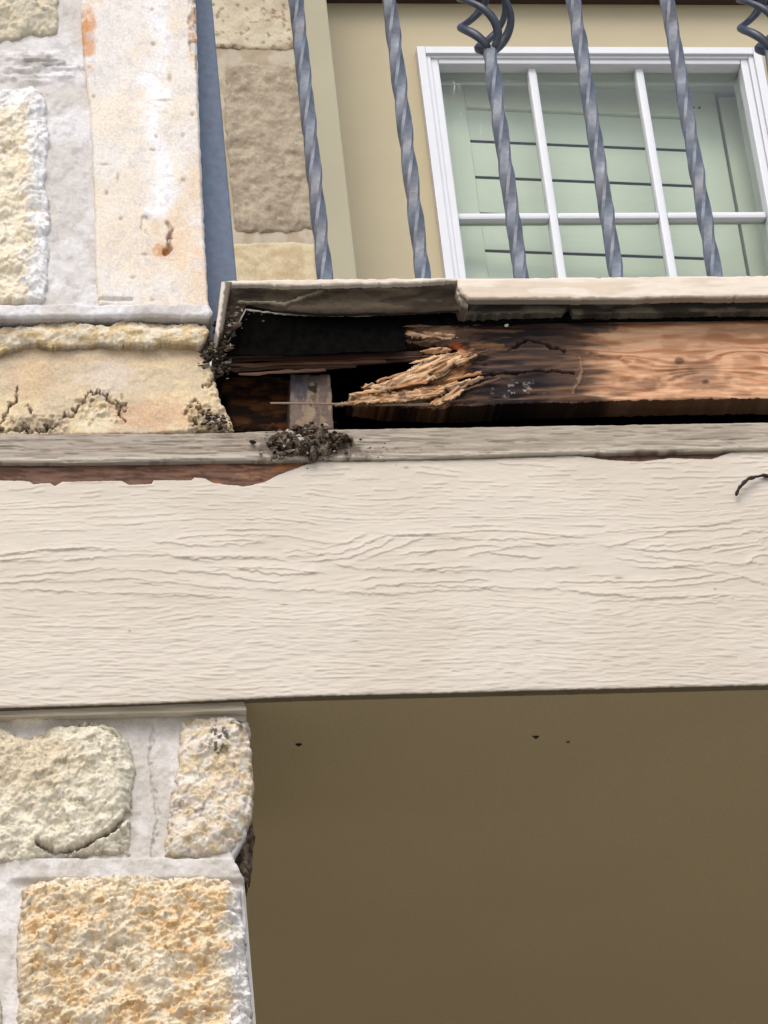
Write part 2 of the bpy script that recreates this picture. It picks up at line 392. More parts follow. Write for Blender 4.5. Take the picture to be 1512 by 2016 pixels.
field('stone', [(160,-120),(378,-120),(386,0),(390,150),(393,250),(400,420),(408,540),(412,604),(330,610),(262,606),(195,600),(190,560),(187,470),(184,330),(176,200),(166,128),(160,40)],
      Y_COLU-.002, h_s3, c_s3, M_stone, uc, rnd=5, rdepth=.004, jag=1.6)
def c_s4(x, y, h, d):
    c = const(s(224,200,158,K), x)
    c = mix(c, s(236,222,196,K), sm(.45,.6,fbm(x/18,y/9,4,61)))
    c = mix(c, s(176,160,140,K), .7*sm(646,636,y+(fbm(x/20,y/20,3,2)-.5)*14))  # shadow under the mortar ledge painted along the top
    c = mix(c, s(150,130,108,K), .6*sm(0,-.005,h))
    return mix(c, s(128,112,98,K), .6*blob(x,y,10,652,50,26,5))
field('stone', [(-140,632),(0,640),(60,636),(110,628),(160,634),(215,640),(235,630),(330,632),(405,634),(413,650),(404,672),(392,681),(320,676),(300,682),(200,677),(110,682),(60,676),(30,684),(0,694),(-140,696)],
      Y_COLU+.008, rough_h(.009,34,14,61), c_s4, M_stone, uc, rnd=5, rdepth=.004, jag=4, jscale=9, step=1.9)
CR5 = [[(60,848),(100,848),(128,822),(165,792),(170,778),(196,770),(212,786),(236,800),(240,828)],[(0,838),(18,806),(30,780),(34,764)],[(-60,852),(0,850),(60,845)],
       [(362,818),(385,786),(400,812),(425,826),(452,842)],[(378,838),(398,812)],[(232,790),(246,800),(236,812)],[(400,762),(418,748)],[(52,800),(58,812)]]
def h_s5(x, y, d):
    b = (fbm(x/60, y/40, 4, 71)-.5)*.006 + (fbm(x/7, y/7, 3, 72)-.5)*.0012
    rg = np.maximum.reduce([blob(x,y,70,835,70,26,1), blob(x,y,405,820,50,40,2), blob(x,y,185,800,60,40,3)*.8, blob(x,y,425,740,22,60,4)*.6])
    b = b + rg*((ridged(x/13,y/10,4,73)-.6)*.011+(vnoise(x/6,y/6,4)-.5)*.005)
    for i, cpts in enumerate(CR5): b = b - .007*crack(x, y, cpts, 3.4, i, 11)*(.3+1.2*vnoise(x/8,y/8,i))
    return b
def c_s5(x, y, h, d):
    c = const(s(214,194,164,K), x)
    c = mix(c, s(226,204,166,K), sm(.45,.65,fbm(x/50,y/40,4,74)))
    c = mix(c, s(198,174,146,K), .7*sm(718,704,y+(fbm(x/40,y/20,3,2)-.5)*12))  # greyer top band: shade of the overhanging stone put into the colour
    c = mix(c, s(214,170,134,K), .55*blob(x,y,300,815,110,40,6))
    c = mix(c, s(222,206,190,K), .7*blob(x,y,210,745,60,40,8))
    c = mix(c, s(208,176,144,K), .5*blob(x,y,60,745,60,50,9))
    c = mix(c, s(236,222,190,K), .7*blob(x,y,190,830,52,34,16,.3))
    rg = np.maximum(blob(x,y,70,838,60,20,1), blob(x,y,415,825,45,30,2))
    c = mix(c, s(150,132,110,K), .4*rg)
    c = mix(c, s(60,48,38,K), .8*sm(.62,.74,fbm(x/7,y/7,3,91))*np.maximum(rg, .7*blob(x,y,210,785,50,28,5)))
    for i, cpts in enumerate(CR5): c = mix(c, s(48,38,32,K), .8*crack(x, y, cpts, 3.4, i, 11)*np.clip(.2+1.2*vnoise(x/8,y/8,i),0,1))
    return c
field('stone', [(-140,692),(0,690),(30,682),(370,672),(388,684),(414,712),(424,745),(436,790),(452,815),(464,846),(300,856),(-140,862)],
      Y_COLU+.020, h_s5, c_s5, M_stone, uc, rnd=6, rdepth=.004, jag=3, jscale=8, step=1.8)
# rubble core behind the facing
MB().box(XL-.25, P(398,650,.06).x, .03, .34, P(0,862,.03).z, P(0,-260,.03).z+.4).build('core', M_conc, uc)

# ------------------------------------------------------------------ lower stone column
lc = thing('stone_column', 'rough ochre and cream limestone column standing below the cream beam', 'column', (P(250,2016,.1).x, .15, 0))
def h_m2(x, y, d):
    return (fbm(x/20, y/20, 5, 81, .62)-.5)*.0052 - .003*crack(x,y,[(300,1430),(296,1520),(312,1600),(300,1690)],4,3,6) + .007*sm(1688,1698,y)*sm(1742,1730,y)*sm(0,40,x) + .006*blob(x,y,55,1412,55,22,2,.3)
def c_m2(x, y, h, d):
    c = const(s(208,200,190,K), x)
    c = mix(c, s(226,220,214,K), sm(.4,.65,fbm(x/40, y/60, 3, 83)))
    c = mix(c, s(186,176,162,K), .7*sm(1480,1420,y))  # darker towards the top: slight shadow under the beam, painted in
    return mix(c, s(226,214,196,K), .8*blob(x,y,55,1412,60,25,2,.3))
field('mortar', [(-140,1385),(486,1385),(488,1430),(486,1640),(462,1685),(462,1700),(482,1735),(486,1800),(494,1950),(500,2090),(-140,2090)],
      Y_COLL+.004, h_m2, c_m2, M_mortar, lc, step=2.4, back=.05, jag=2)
def h_l1(x, y, d):
    b = rough_h(.017,30,24,91)(x, y, d)
    return b - .012*crack(x, y, [(70,1664),(110,1682),(165,1668),(225,1636),(252,1600)], 6, 2, 4) - .006*crack(x,y,[(120,1430),(180,1430),(230,1450)],5,3,5)
def c_l1(x, y, h, d):
    c = const(s(224,214,190,K), x)
    c = mix(c, s(238,228,206,K), sm(.42,.6,fbm(x/16,y/16,4,92)))
    c = mix(c, s(216,196,164,K), .6*blob(x,y,60,1500,110,90,6))
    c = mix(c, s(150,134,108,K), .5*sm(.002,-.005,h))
    return mix(c, s(70,58,46,K), .8*crack(x, y, [(70,1664),(110,1682),(165,1668),(225,1636),(252,1600)], 4, 2, 4))
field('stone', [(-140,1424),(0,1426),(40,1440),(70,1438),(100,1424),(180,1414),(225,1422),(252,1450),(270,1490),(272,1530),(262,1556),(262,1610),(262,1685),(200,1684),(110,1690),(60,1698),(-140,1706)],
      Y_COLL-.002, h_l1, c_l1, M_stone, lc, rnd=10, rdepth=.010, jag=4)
def c_l2(x, y, h, d):
    c = const(s(226,206,172,K), x)
    c = mix(c, s(236,226,210,K), sm(.42,.6,fbm(x/18,y/14,4,102)))
    c = mix(c, s(222,206,194,K), .5*sm(.5,.65,fbm(x/30,y/24,3,104)))
    c = mix(c, s(50,44,38,K), .85*sm(.5,.62,fbm(x/7,y/8,3,105))*np.maximum(blob(x,y,428,1455,30,60,3), blob(x,y,470,1425,30,24,4)))
    c = mix(c, s(130,110,100,K), .6*crack(x, y, [(372,1550),(350,1590),(395,1600),(420,1560)], 4, 6, 5))
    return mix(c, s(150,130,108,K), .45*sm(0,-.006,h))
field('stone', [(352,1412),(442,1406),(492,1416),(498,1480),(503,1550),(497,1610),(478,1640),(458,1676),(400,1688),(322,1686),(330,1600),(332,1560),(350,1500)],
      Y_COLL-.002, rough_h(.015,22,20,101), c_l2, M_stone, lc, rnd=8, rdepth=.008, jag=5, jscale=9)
def c_l3(x, y, h, d):
    c = const(s(238,222,194,K), x)
    n = fbm(x/70, y/56, 5, 111, .55)
    o = sm(.30,.52,n)*sm(30,70,x)*sm(478,430,x+(fbm(x/20,y/20,3,5)-.5)*50)*sm(1728,1760,y)
    vein = crack(x, y, [(250,1725),(240,1800),(235,1860),(250,1920),(215,1960),(170,2030)], 26, 6, 12)
    o = o*(1-.9*vein)
    c = mix(c, s(240,208,160,K), .75*o)
    c = mix(c, s(226,178,118,K), .6*o*sm(.42,.7,fbm(x/18,y/12,5,116)))
    c = mix(c, s(242,230,206,K), .7*sm(.5,.66,fbm(x/14,y/9,5,117)))
    c = mix(c, s(238,232,226,K), sm(425,475,x+(fbm(x/20,y/20,3,5)-.5)*50))
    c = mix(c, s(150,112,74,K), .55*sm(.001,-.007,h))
    return c
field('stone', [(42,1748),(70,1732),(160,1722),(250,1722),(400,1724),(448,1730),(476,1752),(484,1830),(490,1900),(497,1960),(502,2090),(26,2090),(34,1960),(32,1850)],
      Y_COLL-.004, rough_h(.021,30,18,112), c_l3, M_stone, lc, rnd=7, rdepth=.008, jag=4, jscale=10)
field('stone', [(-140,1930),(-4,1946),(8,1975),(4,2040),(6,2090),(-140,2090)], Y_COLL-.002, rough_h(.012,30,22,131), c_l1, M_stone, lc, rnd=8, rdepth=.008, jag=3)
field('stone', [(452,1660),(480,1635),(497,1612),(503,1650),(500,1700),(490,1742),(476,1735),(462,1700)], Y_COLL+.03, rough_h(.02,14,12,141),
      lambda x,y,h,d: mix(const(s(128,112,92,K),x), s(84,70,56,K), sm(.4,.6,fbm(x/9,y/9,3,9))), M_stone, lc, rnd=6, rdepth=.008, jag=4, jscale=8)  # set-back rubble, its shadow put into the dark colour
MB().box(XL-.25, P(478,1700,.06).x, .06, .36, 0, zf_bot+.015).build('core', M_conc, lc)

# ------------------------------------------------------------------ fascia beam
fb = thing('fascia_beam', 'wide cream painted wood-grain beam with peeled brown patches along its top', 'beam', P(756, 1360, .02))
def wood_rel(x, y, seed=0):
    wx = x + 60*(fbm(x/200, y/60, 2, seed+1)-.5)
    yb = np.exp(-((y-1108)/95)**2)
    A = -30*np.exp(-((x-900)/np.where(x<900,300,150))**2) - 38*np.exp(-((x-1600)/330)**2) - 14*np.exp(-((x-340)/260)**2) + 8*np.exp(-((x-620)/120)**2)
    Fq = y - A*yb + 20*(fbm(wx/300, y/80, 2, seed+2)-.5)*2
    Fq = Fq + 26*np.exp(-((x-1500)/40)**2-((y-1092)/18)**2)
    Fa = Fq/13. + .5*(fbm(x/16,y/10,3,seed+6)-.5)
    fr = Fa - np.floor(Fa)
    saw = fr**2*(1-sm(.90, 1., fr))
    ma = sm(.44,.60,fbm(x/120+np.floor(Fa)*3.7, y/60, 2, seed+3))*yb
    Fb = Fq/8.2 + .5*(fbm(x/22,y/9,3,seed+16)-.5)
    fb_ = Fb - np.floor(Fb)
    sawb = fb_**2*(1-sm(.86, 1., fb_))
    mb_ = sm(.46,.62,fbm(x/42+np.floor(Fb)*5.3, y/30, 3, seed+23))*(1-.75*yb)
    dash2 = fbm((wx+y*.8)/26, y/4.6, 2, seed+8)-.5
    return saw*ma*.0018 + sawb*mb_*.0012*(1-.35*sm(1200,1260,y)) + dash2*.0009*(.5+.8*sm(1150,1240,y)) + (fbm(x/90,y/30,3,seed+11)-.5)*.0010
GRAIN = [[(703,1104),(736,1096),(785,1076),(834,1058)],[(560,1098),(590,1095),(663,1089),(712,1076),(755,1055),(822,1052),(950,1062)],[(590,1108),(680,1100),(740,1078),(780,1058)],
  [(560,1088),(640,1080),(690,1066),(720,1054)],[(919,1096),(1017,1076),(1151,1068),(1200,1076),(1322,1049),(1444,1026),(1560,1012)],[(956,1064),(1108,1058),(1230,1043),(1444,1028)],
  [(1261,1089),(1279,1076),(1383,1067),(1505,1043)],[(712,1119),(864,1125),(1029,1121),(1139,1116)],[(660,1112),(712,1119)],[(773,1153),(900,1155),(1078,1159),(1261,1177),(1512,1174)],
  [(1267,1095),(1370,1107),(1512,1110)],[(1320,1112),(1440,1132),(1512,1150)],[(0,1106),(120,1104),(260,1092),(400,1096),(540,1100)],[(0,1090),(160,1080),(300,1086),(420,1108)],[(60,1146),(260,1140),(430,1156),(640,1164),(800,1170)],
  [(0,1160),(200,1166),(420,1172)],[(180,1120),(330,1126),(520,1120),(640,1128)],[(1380,1082),(1440,1070),(1512,1066)],[(1490,1110),(1480,1096),(1490,1084),(1512,1080)],[(820,1096),(850,1084),(890,1086),(860,1098)],[(300,1068),(420,1076),(520,1068)]]
def h_pf(x, y, d):
    b = wood_rel(x, y, 200)
    xx = x + (fbm(x/22,y/10,3,501)-.5)*14; yy = y + (fbm(x/15,y/9,3,503)-.5)*9
    g = np.zeros_like(x)
    sel = (y > 1000) & (y < 1200)
    for pts_ in GRAIN:
        xs_ = [q[0] for q in pts_]; ys_ = [q[1] for q in pts_]
        if xs_[0] > xs_[-1]: continue
        yc = np.interp(xx[sel], xs_, ys_); e = (yy[sel]-yc)
        m_ = sm(xs_[0]-8, xs_[0]+14, xx[sel])*sm(xs_[-1]+8, xs_[-1]-14, xx[sel])
        # a ledge: swells out above the line, drops back under it
        gg = np.where(e < 0, np.exp(e/7.), np.exp(-e/1.3))*m_*(.45+.9*vnoise(x[sel]/30, y[sel]/30, 7))
        g[sel] = np.maximum(g[sel], gg)
    return b + .0013*g
def c_pf(x, y, h, d):
    c = const(s(222,210,193,K), x)
    c = mix(c, s(213,200,182,K), .6*sm(.35,.65,fbm(x/240,y/120,3,211)))
    for (a,b,r1,r2) in [(800,921,5,1.6),(1218,1138,9,2.4),(1408,1160,3,2),(255,1242,2.5,2.5),(700,1262,10,1.5),(1060,1262,7,1.5),(560,1190,8,1.3)]:
        c = mix(c, s(110,98,86,K), .7*np.exp(-((x-a)/r1)**2-((y-b)/r2)**2))
    return mix(c, s(150,130,112,K), .35*sm(4,0,d)*sm(960,940,y))
TOP = [(-200,945),(0,945),(58,947),(66,953),(98,950),(108,956),(122,948),(240,946),(256,954),(298,952),(302,945),(376,945),(384,939),(404,941),(420,950),(480,957),(520,949),(548,934),(590,918),(622,908),(700,908),(900,904),(1000,901),(1120,897),(1150,898),(1200,905),(1260,908),(1320,901),(1400,903),(1440,890),(1512,886),(1700,881)]
BOT = [(1700,1343),(1512,1347),(1300,1352),(1040,1358),(860,1363),(600,1369),(300,1383),(0,1392),(-200,1397)]
field('paint_skin', TOP+BOT, Y_FAS, h_pf, c_pf, M_paint, fb, step=2.0, stepy=1.35, back=.003, rnd=2.5, rdepth=.0008, jag=.9, jscale=9)
def c_core(x, y, h, d):
    c = const(s(124,92,74,K), x)
    c = mix(c, s(164,112,80,K), sm(.4,.6,fbm(x/40,y/10,3,221))*sm(300,520,x)*sm(800,600,x))
    c = mix(c, s(92,68,56,K), sm(.45,.6,fbm(x/40,y/3.5,5,222,.6)))
    c = mix(c, s(134,110,98,K), .5*sm(.6,.75,fbm(x/50,y/8,3,225)))
    return mix(c, s(120,106,82,K), sm(1200,1210,y))
def ledge_bot(x): return np.interp(x, [-200,0,150,520,700,900,1150,1512,1700],[912,909,909,904,903,899,891,884,880])
field('core_board', [(-200,904),(0,903),(520,899),(700,898),(900,894),(1150,886),(1512,878),(1700,875)]+[(1700,1341),(1512,1345),(600,1367),(0,1390),(-200,1395)],
      Y_FAS+.0035, lambda x,y,d: (fbm(x/40,y/4,4,223)-.5)*.003 - .004*sm(915,905,y+0*x)*0, c_core, M_wood, fb, step=4, stepy=3, back=.016, rnd=2, rdepth=.001, jag=.5)

# underside strip and hidden beam that closes the cavity
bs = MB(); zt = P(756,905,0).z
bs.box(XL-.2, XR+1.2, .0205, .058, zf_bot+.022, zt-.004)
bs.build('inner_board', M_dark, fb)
# painted bottom cap of the beam where it sits on the column
field('bottom_cap', [(-200,1396),(0,1391),(300,1383),(478,1375),(482,1386),(486,1397),(440,1399),(300,1402),(0,1411),(-200,1417)], Y_FAS+.016, lambda x,y,d:(fbm(x/80,y/9,3,5)-.5)*.002,
      lambda x,y,h,d: mix(const(s(222,208,184,K*1.15),x), s(234,222,202,K*1.15), sm(.4,.6,fbm(x/90,y/6,3,7))), M_paint, fb, step=3, stepy=2, back=.02, rnd=2, rdepth=.001, jag=.4)

# ------------------------------------------------------------------ weathered ledge board
def c_ledge(x, y, h, d):
    lb = ledge_bot(x)
    c = const(s(186,174,158,K), x)
    c = mix(c, s(166,152,136,K), sm(.4,.6,fbm(x/110,y/3.6,5,231,.6)))
    c = mix(c, s(216,204,186,K), .8*sm(lb-14, lb-5, y))
    c = mix(c, s(96,78,64,K), .4*sm(.64,.76,fbm(x/30,y/3.5,3,233)))
    c = mix(c, s(96,82,70,K), .8*blob(x,y,615,880,110,32,3,.6))
    c = mix(c, s(180,168,148,K), .6*sm(700,900,x)*sm(.4,.6,fbm(x/80,y/9,3,235)))
    return mix(c, s(94,62,48,K), .9*blob(x,y,1290,896,140,11,5,.35))
lx = [-200,0,150,300,520,700,900,1150,1512,1700]
lb_top = [(-200,856),(0,853),(300,852),(460,850),(520,847),(700,843),(1000,838),(1512,830),(1700,827)]
lgd = field('ledge_board', lb_top+[(x, float(ledge_bot(x))) for x in lx[::-1]], Y_LEDGE,
      lambda x,y,d: (fbm(x/110,y/3.6,4,236,.6)-.5)*.0011 - .0012*sm(.66,.74,fbm(x/60,y/4,2,238)), c_ledge, M_grey, None, step=2.4, stepy=1.5, back=.03, rnd=4, rdepth=.0025, jag=.8)
tag(lgd, 'long narrow weathered grey board lying along the top of the cream beam', 'board')

# ------------------------------------------------------------------ rotten rim joist
rj = thing('rim_joist', 'bare orange brown rim joist with splintered dark rotten left end under the balcony edge', 'joist', P(1200, 790, .04))
KN = [(1195,700,70,40),(1392,728,90,46),(1470,690,60,26)]
def gfield(x, y, seed=240):
    g = y + 14*(fbm(x/180,y/60,3,seed)-.5)*2
    for (a,b,r1,r2) in KN:
        r = ((x-a)/r1)**2+((y-b)/r2)**2
        g = g + 26*np.exp(-r)*np.sign(y-b+.01)*np.minimum(1, np.abs(y-b)/10) + 9*np.exp(-r*1.5)
    return g
FRESH = [(700,790),(690,772),(760,750),(830,715),(880,690),(930,690),(925,720),(900,760),(880,800),(760,800)]
def h_j(x, y, d):
    g = gfield(x, y)
    b = .0012*np.sin(g/2.3)*sm(.3,.7,fbm(x/60,y/30,2,4)) + (fbm(x/60,y/5,4,243)-.5)*.0025
    rot = sm(1010, 900, x)
    b = b + rot*((facet(x-y*.6+14*fbm(x/20,y/12,2,3),y+x*.14+6*fbm(x/15,y/15,2,6),60,7.5,2)*.005+(ridged((x-y)/60,(y+x*.18)/9,4,244)-.5)*.007)) - .006*sm(960,830,x)*sm(690,730,y)
    b = b - .006*crack(x,y,[(890,752),(960,738),(1060,730),(1130,733)],3,4,3)
    b = b + .0015*crack(x,y,[(1140,705),(1147,730),(1128,775)],5,4,2)
    b = b - .003*crack(x,y,[(1165,696),(1190,704),(1222,704)],4,5,2) - .006*crack(x,y,[(1110,690),(1040,668),(1000,690)],3,8,4)
    return b
def c_j(x, y, h, d):
    g = gfield(x, y)
    ring = .5+.5*np.sin(g/3.6+1.6*fbm(x/120,y/40,2,5))
    c = mix(const(s(226,176,138,K), x), s(186,124,84,K), .9*sm(.5,.95,ring)*sm(.2,.55,fbm(x/90,y/20,2,7)))
    c = mix(c, s(236,188,146,K), .5*sm(.5,.7,fbm(x/60,y/12,4,246)))
    c = mix(c, s(186,134,98,K), .5*sm(.48,.62,fbm(x/50,y/20,4,248)))
    c = mix(c, s(160,122,98,K), .7*blob(x,y,1380,735,60,34,9)); c = mix(c, s(96,58,44,K), .6*blob(x,y,1270,755,55,16,3))
    c = mix(c, s(96,70,52,K), .8*blob(x,y,1335,710,13,8,2)); c = mix(c, s(84,62,50,K), .8*blob(x,y,1388,751,9,5,2))
    # rot stain, darkest in the middle, greyer at left
    bd = 1175 + 70*(fbm(x/70,y/9,4,249)-.5)*2 + 22*np.sin((y-700)/30.) + 30*sm(700,660,y)
    rot = sm(bd+46, bd-40, x)*(.88+.12*sm(1150,1050,x))
    cr = mix(const(s(74,58,52,K),x), s(42,34,34,K), sm(.4,.62,fbm(x/80,y/14,4,251)))
    cr = mix(cr, s(112,84,64,K), .8*sm(.54,.66,fbm(x/110,y/7,4,253)))
    cr = mix(cr, s(120,88,66,K), .6*sm(1000,850,x)*sm(720,640,y))
    cr = mix(cr, s(170,160,150,K), .7*sm(.66,.74,fbm(x/8,y/5,3,254))*blob(x,y,1010,765,70,18,3))
    c = mix(c, cr, rot)
    c = mix(c, s(60,58,60,K), .7*blob(x,y,1165,640,55,16,4))
    c = mix(c, s(160,126,98,K), .6*crack(x,y,[(1140,705),(1147,730),(1128,775)],3.4,4,4))
    c = mix(c, s(150,110,74,K), .7*crack(x,y,[(930,682),(990,680)],8,4,3))
    fr = sm(-4, 8, np.where(inside(x,y,FRESH),1,-1)*seg_dist(x,y,FRESH,True)[0] + 16*(fbm(x/16,y/8,3,255)-.5))
    cf = mix(const(s(232,184,136,K),x), s(200,138,90,K), sm(.42,.6,fbm(x/26,y/6,4,257)))
    cf = mix(cf, s(74,44,30,K), .8*sm(.56,.68,fbm(x/22,y/7,4,258)))
    c = mix(c, cf, fr)
    c = mix(c, s(150,62,24,K), .7*blob(x,y,895,684,22,9,6))
    c = mix(c, s(176,138,112,K), .7*blob(x,y,850,650,70,18,7))
    return mix(c, s(24,15,12,K), .75*np.maximum(crack(x,y,[(890,752),(960,738),(1060,730),(1130,733)],3,4,3), crack(x,y,[(1110,690),(1040,668),(1000,690)],3,8,4)))
field('face', [(792,641),(830,637),(1000,633),(1160,631),(1512,626),(1700,623),(1700,781),(1512,784),(1300,787),(1190,790),(1000,795),(930,800),(850,800),(760,797),(684,785),(700,776),(745,768),(722,760),(770,744),(812,730),(850,712),(884,700),(902,692),(880,683),(810,676),(792,668),(832,659),(794,652)],
      Y_JOIST, h_j, c_j, M_wood, rj, step=1.9, stepy=1.5, back=.036, skc=.4, rnd=2, rdepth=.001, jag=2.2, jscale=7)
# splinters of the broken end: tapered ragged slivers, fresh and old wood
def splinter(x0, y0, x1, y1, w, Ya, Yb, col, par, twist=0, name='splinter', tipw=.15):
    n = 9; V = []; Qs = []; C = []
    A = P(x0, y0, Ya); B = P(x1, y1, Yb); sc = 1/1745.
    dirv = (B-A).normalized(); up = Vector((0,0,1)); side = dirv.cross(Vector((0,1,0))).normalized()
    rr = random.Random(int(x0*13+y0*7+x1))
    for i in range(n+1):
        t = i/n
        p = A.lerp(B, t) + side*(rr.uniform(-.25,.25)*w*sc*.5)*(0 if i in (0,n) else 1)
        ww = w*sc*(tipw+(1-tipw)*min(1, (t*2.2)**.7))*rr.uniform(.75,1.15)*.5
        a = twist*t
        e1 = side*math.cos(a)+Vector((0,1,0))*math.sin(a); e2 = Vector((0,1,0))*math.cos(a)-side*math.sin(a)
        dp = ww*rr.uniform(.35,.6)
        for (q1,q2) in ((1,.0),(.35,-1),(-.55,-.8),(-1,.1),(0,1)):
            V.append(p+e1*ww*q1*rr.uniform(.6,1.25)+e2*dp*q2+dirv*rr.uniform(-.0015,.0015)); k = rr.uniform(.72,1.15); C.append(np.array(col)*k*(.75 if q2 > .05 else 1))
    for i in range(n):
        for k in range(5): Qs.append((i*5+k, i*5+(k+1)%5, (i+1)*5+(k+1)%5, (i+1)*5+k))
    mb = MB(); mb.add(V, Qs+[(4,3,2,1,0), tuple(n*5+k for k in range(5))])
    return mb.build(name, M_wood, par, smooth=False, col=np.array(C))
FR, FR2, OLD, OLD2, RED = s(228,178,130,K), s(206,148,102,K), s(120,90,72,K), s(76,54,44,K), s(104,60,42,K)
def h_sh(amp, sl=-.25, seed=0):
    def f(x, y, d):
        q = y - sl*x + 5*(fbm(x/26, y/14, 3, seed)-.5)*2
        st = facet(x+8*fbm(x/9,y/9,2,seed+1), q, 46, 6.5, seed+2)
        return amp*(st*.55 + (fbm(x/40, q/4.2, 3, seed+3)-.5)*.9 + (fbm(x/30,y/18,3,seed+5)-.5)*.9)
    return f
def c_sh(sl=-.25, seed=0, old=.0):
    def f(x, y, h, d):
        q = y - sl*x
        c = mix(const(s(244,204,160,K),x), s(220,166,118,K), sm(.38,.62,fbm(x/34, q/4.5, 4, seed+7)))
        c = mix(c, s(250,222,184,K), .7*sm(.56,.7,fbm(x/20, q/4, 3, seed+8)))
        c = mix(c, s(112,70,48,K), .75*sm(.57,.68,fbm(x/22, q/5, 4, seed+9)))
        c = mix(c, s(70,46,36,K), sm(-.0015,-.005,h))
        return mix(c, const(s(96,74,60,K),x), old*sm(.35,.6,fbm(x/24,q/6,3,seed+10)))
    return f
SHARDS = [ # outline, depth forward, slope, seed, oldness
 ([(659,796),(690,783),(684,776),(700,770),(722,772),(736,776),(770,771),(800,764),(840,760),(884,756),(900,761),(880,772),(862,782),(820,787),(780,791),(726,796)], .004, -.12, 31, .15),
 ([(708,760),(722,754),(746,753),(742,748),(770,746),(786,737),(800,729),(812,719),(836,709),(852,700),(866,697),(893,693),(912,698),(906,714),(886,728),(878,737),(862,744),(830,752),(807,758),(780,762),(768,768),(733,768)], .008, -.42, 37, .1),
 ([(844,794),(858,783),(872,778),(888,766),(902,757),(916,764),(908,776),(894,785),(874,793),(856,801)], .012, -.7, 41, .1),
 ([(872,760),(900,750),(930,742),(952,738),(958,743),(936,752),(912,764),(884,772)], .010, -.35, 43, .7),
 ([(792,654),(806,648),(850,650),(896,656),(908,664),(880,668),(850,664),(812,664)], .005, -.02, 47, .5),
 ([(826,690),(846,682),(880,682),(894,688),(880,696),(850,697)], .006, -.1, 53, .6),
 ([(842,730),(866,718),(890,708),(900,712),(884,726),(860,740)], .012, -.6, 59, .0),
 ([(888,712),(912,700),(936,694),(944,699),(926,710),(902,722)], .011, -.45, 61, .5)]
for (ol, fwd_, sl, sd_, od) in SHARDS:
    field('splinter', ol, Y_JOIST-fwd_, h_sh(.006, sl, sd_), c_sh(sl, sd_, od), M_wood, rj, step=1.5, stepy=1.2, back=.006, rnd=4, rdepth=.002, jag=3.4, jscale=6, seed=sd_, skc=.35)
SP = [(793,643,870,640,7,OLD),(690,776,760,768,7,FR),(740,750,800,734,6,FR2),(806,716,850,704,6,FR),(760,766,840,752,6,FR2),(900,772,985,745,5,OLD),
      (860,790,1000,786,5,OLD2),(880,748,948,734,6,FR2),(838,722,884,706,7,FR),(800,782,866,774,5,FR),(846,776,900,752,6,FR),(905,706,960,690,5,OLD)]
for i, (a,b,c_,d_,w,cl) in enumerate(SP):
    splinter(a,b,c_,d_,w*1.2, Y_JOIST-.010-.004*random.random(), Y_JOIST-.006, cl, rj, twist=random.uniform(-.8,.8))
splinter(534,794,905,797,8,Y_JOIST-.004,Y_JOIST+.004, s(160,134,116,K), rj, name='splinter', tipw=.7)
# long strips of delaminated old wood above the block
for (a,b,c_,d_,w,cl) in [(424,712,830,698,11,OLD2),(430,704,640,700,6,OLD),(428,720,760,712,8,OLD),(440,728,700,719,9,OLD2),(470,737,640,728,7,OLD),(600,700,860,692,7,OLD2),
                         (640,720,850,706,7,OLD2),(700,706,880,700,6,OLD),(420,733,500,722,9,OLD2),(500,716,800,704,5,RED),(418,716,470,708,10,OLD)]:
    splinter(a,b,c_,d_,w*1.4, Y_JOIST+.004+.006*random.random(), Y_JOIST+.008, cl, rj, name='splinter', tipw=.6)
fl = P(997,641,Y_JOIST-.004)
tb = MB(); tb.tube([fl+Vector((-.002,0,-.001)), fl+Vector((0,-.002,0)), fl+Vector((.002,0,.001))],[.001,.003,.0012],8); tb.build('paint_fleck', M_white, rj)

# ------------------------------------------------------------------ what is inside the open cavity
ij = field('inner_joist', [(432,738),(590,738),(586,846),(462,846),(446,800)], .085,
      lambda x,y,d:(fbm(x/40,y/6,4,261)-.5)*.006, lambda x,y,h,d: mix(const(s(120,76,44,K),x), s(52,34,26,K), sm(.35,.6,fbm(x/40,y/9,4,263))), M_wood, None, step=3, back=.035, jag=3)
tag(ij, 'dark brown decayed joist end deep in the hole left of the small block', 'joist')
bk = field('wood_block', [(572,734),(612,735),(650,736),(654,780),(657,846),(570,846),(571,790)], .045,
      lambda x,y,d:(fbm(x/10,y/30,4,265)-.5)*.004,
      lambda x,y,h,d: mix(mix(mix(const(s(126,108,98,K),x), s(160,138,116,K), sm(.45,.6,fbm(x/12,y/24,4,267))), s(72,74,88,K), .7*blob(x,y,590,760,22,40,4)), s(30,24,24,K), .9*sm(.5,.6,fbm(x/10,y/10,3,268))*blob(x,y,610,775,18,48,2)),
      M_grey, None, step=1.8, back=.04, rnd=3, rdepth=.002, jag=1.6)
tag(bk, 'small upright grey stained wood block standing in the rotted gap', 'wood block')
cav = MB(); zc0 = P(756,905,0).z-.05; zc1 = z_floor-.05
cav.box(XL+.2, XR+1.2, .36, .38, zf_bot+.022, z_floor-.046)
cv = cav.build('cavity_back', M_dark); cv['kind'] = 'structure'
sb = MB(); sb.box(P(1000,610,.06).x, XR+1.2, .16, .20, P(800,780,.06).z, z_floor-.047); o_ = sb.build('second_joist', M_dark); tag(o_, 'dark joist lost in shadow behind the rotten rim joist', 'joist')

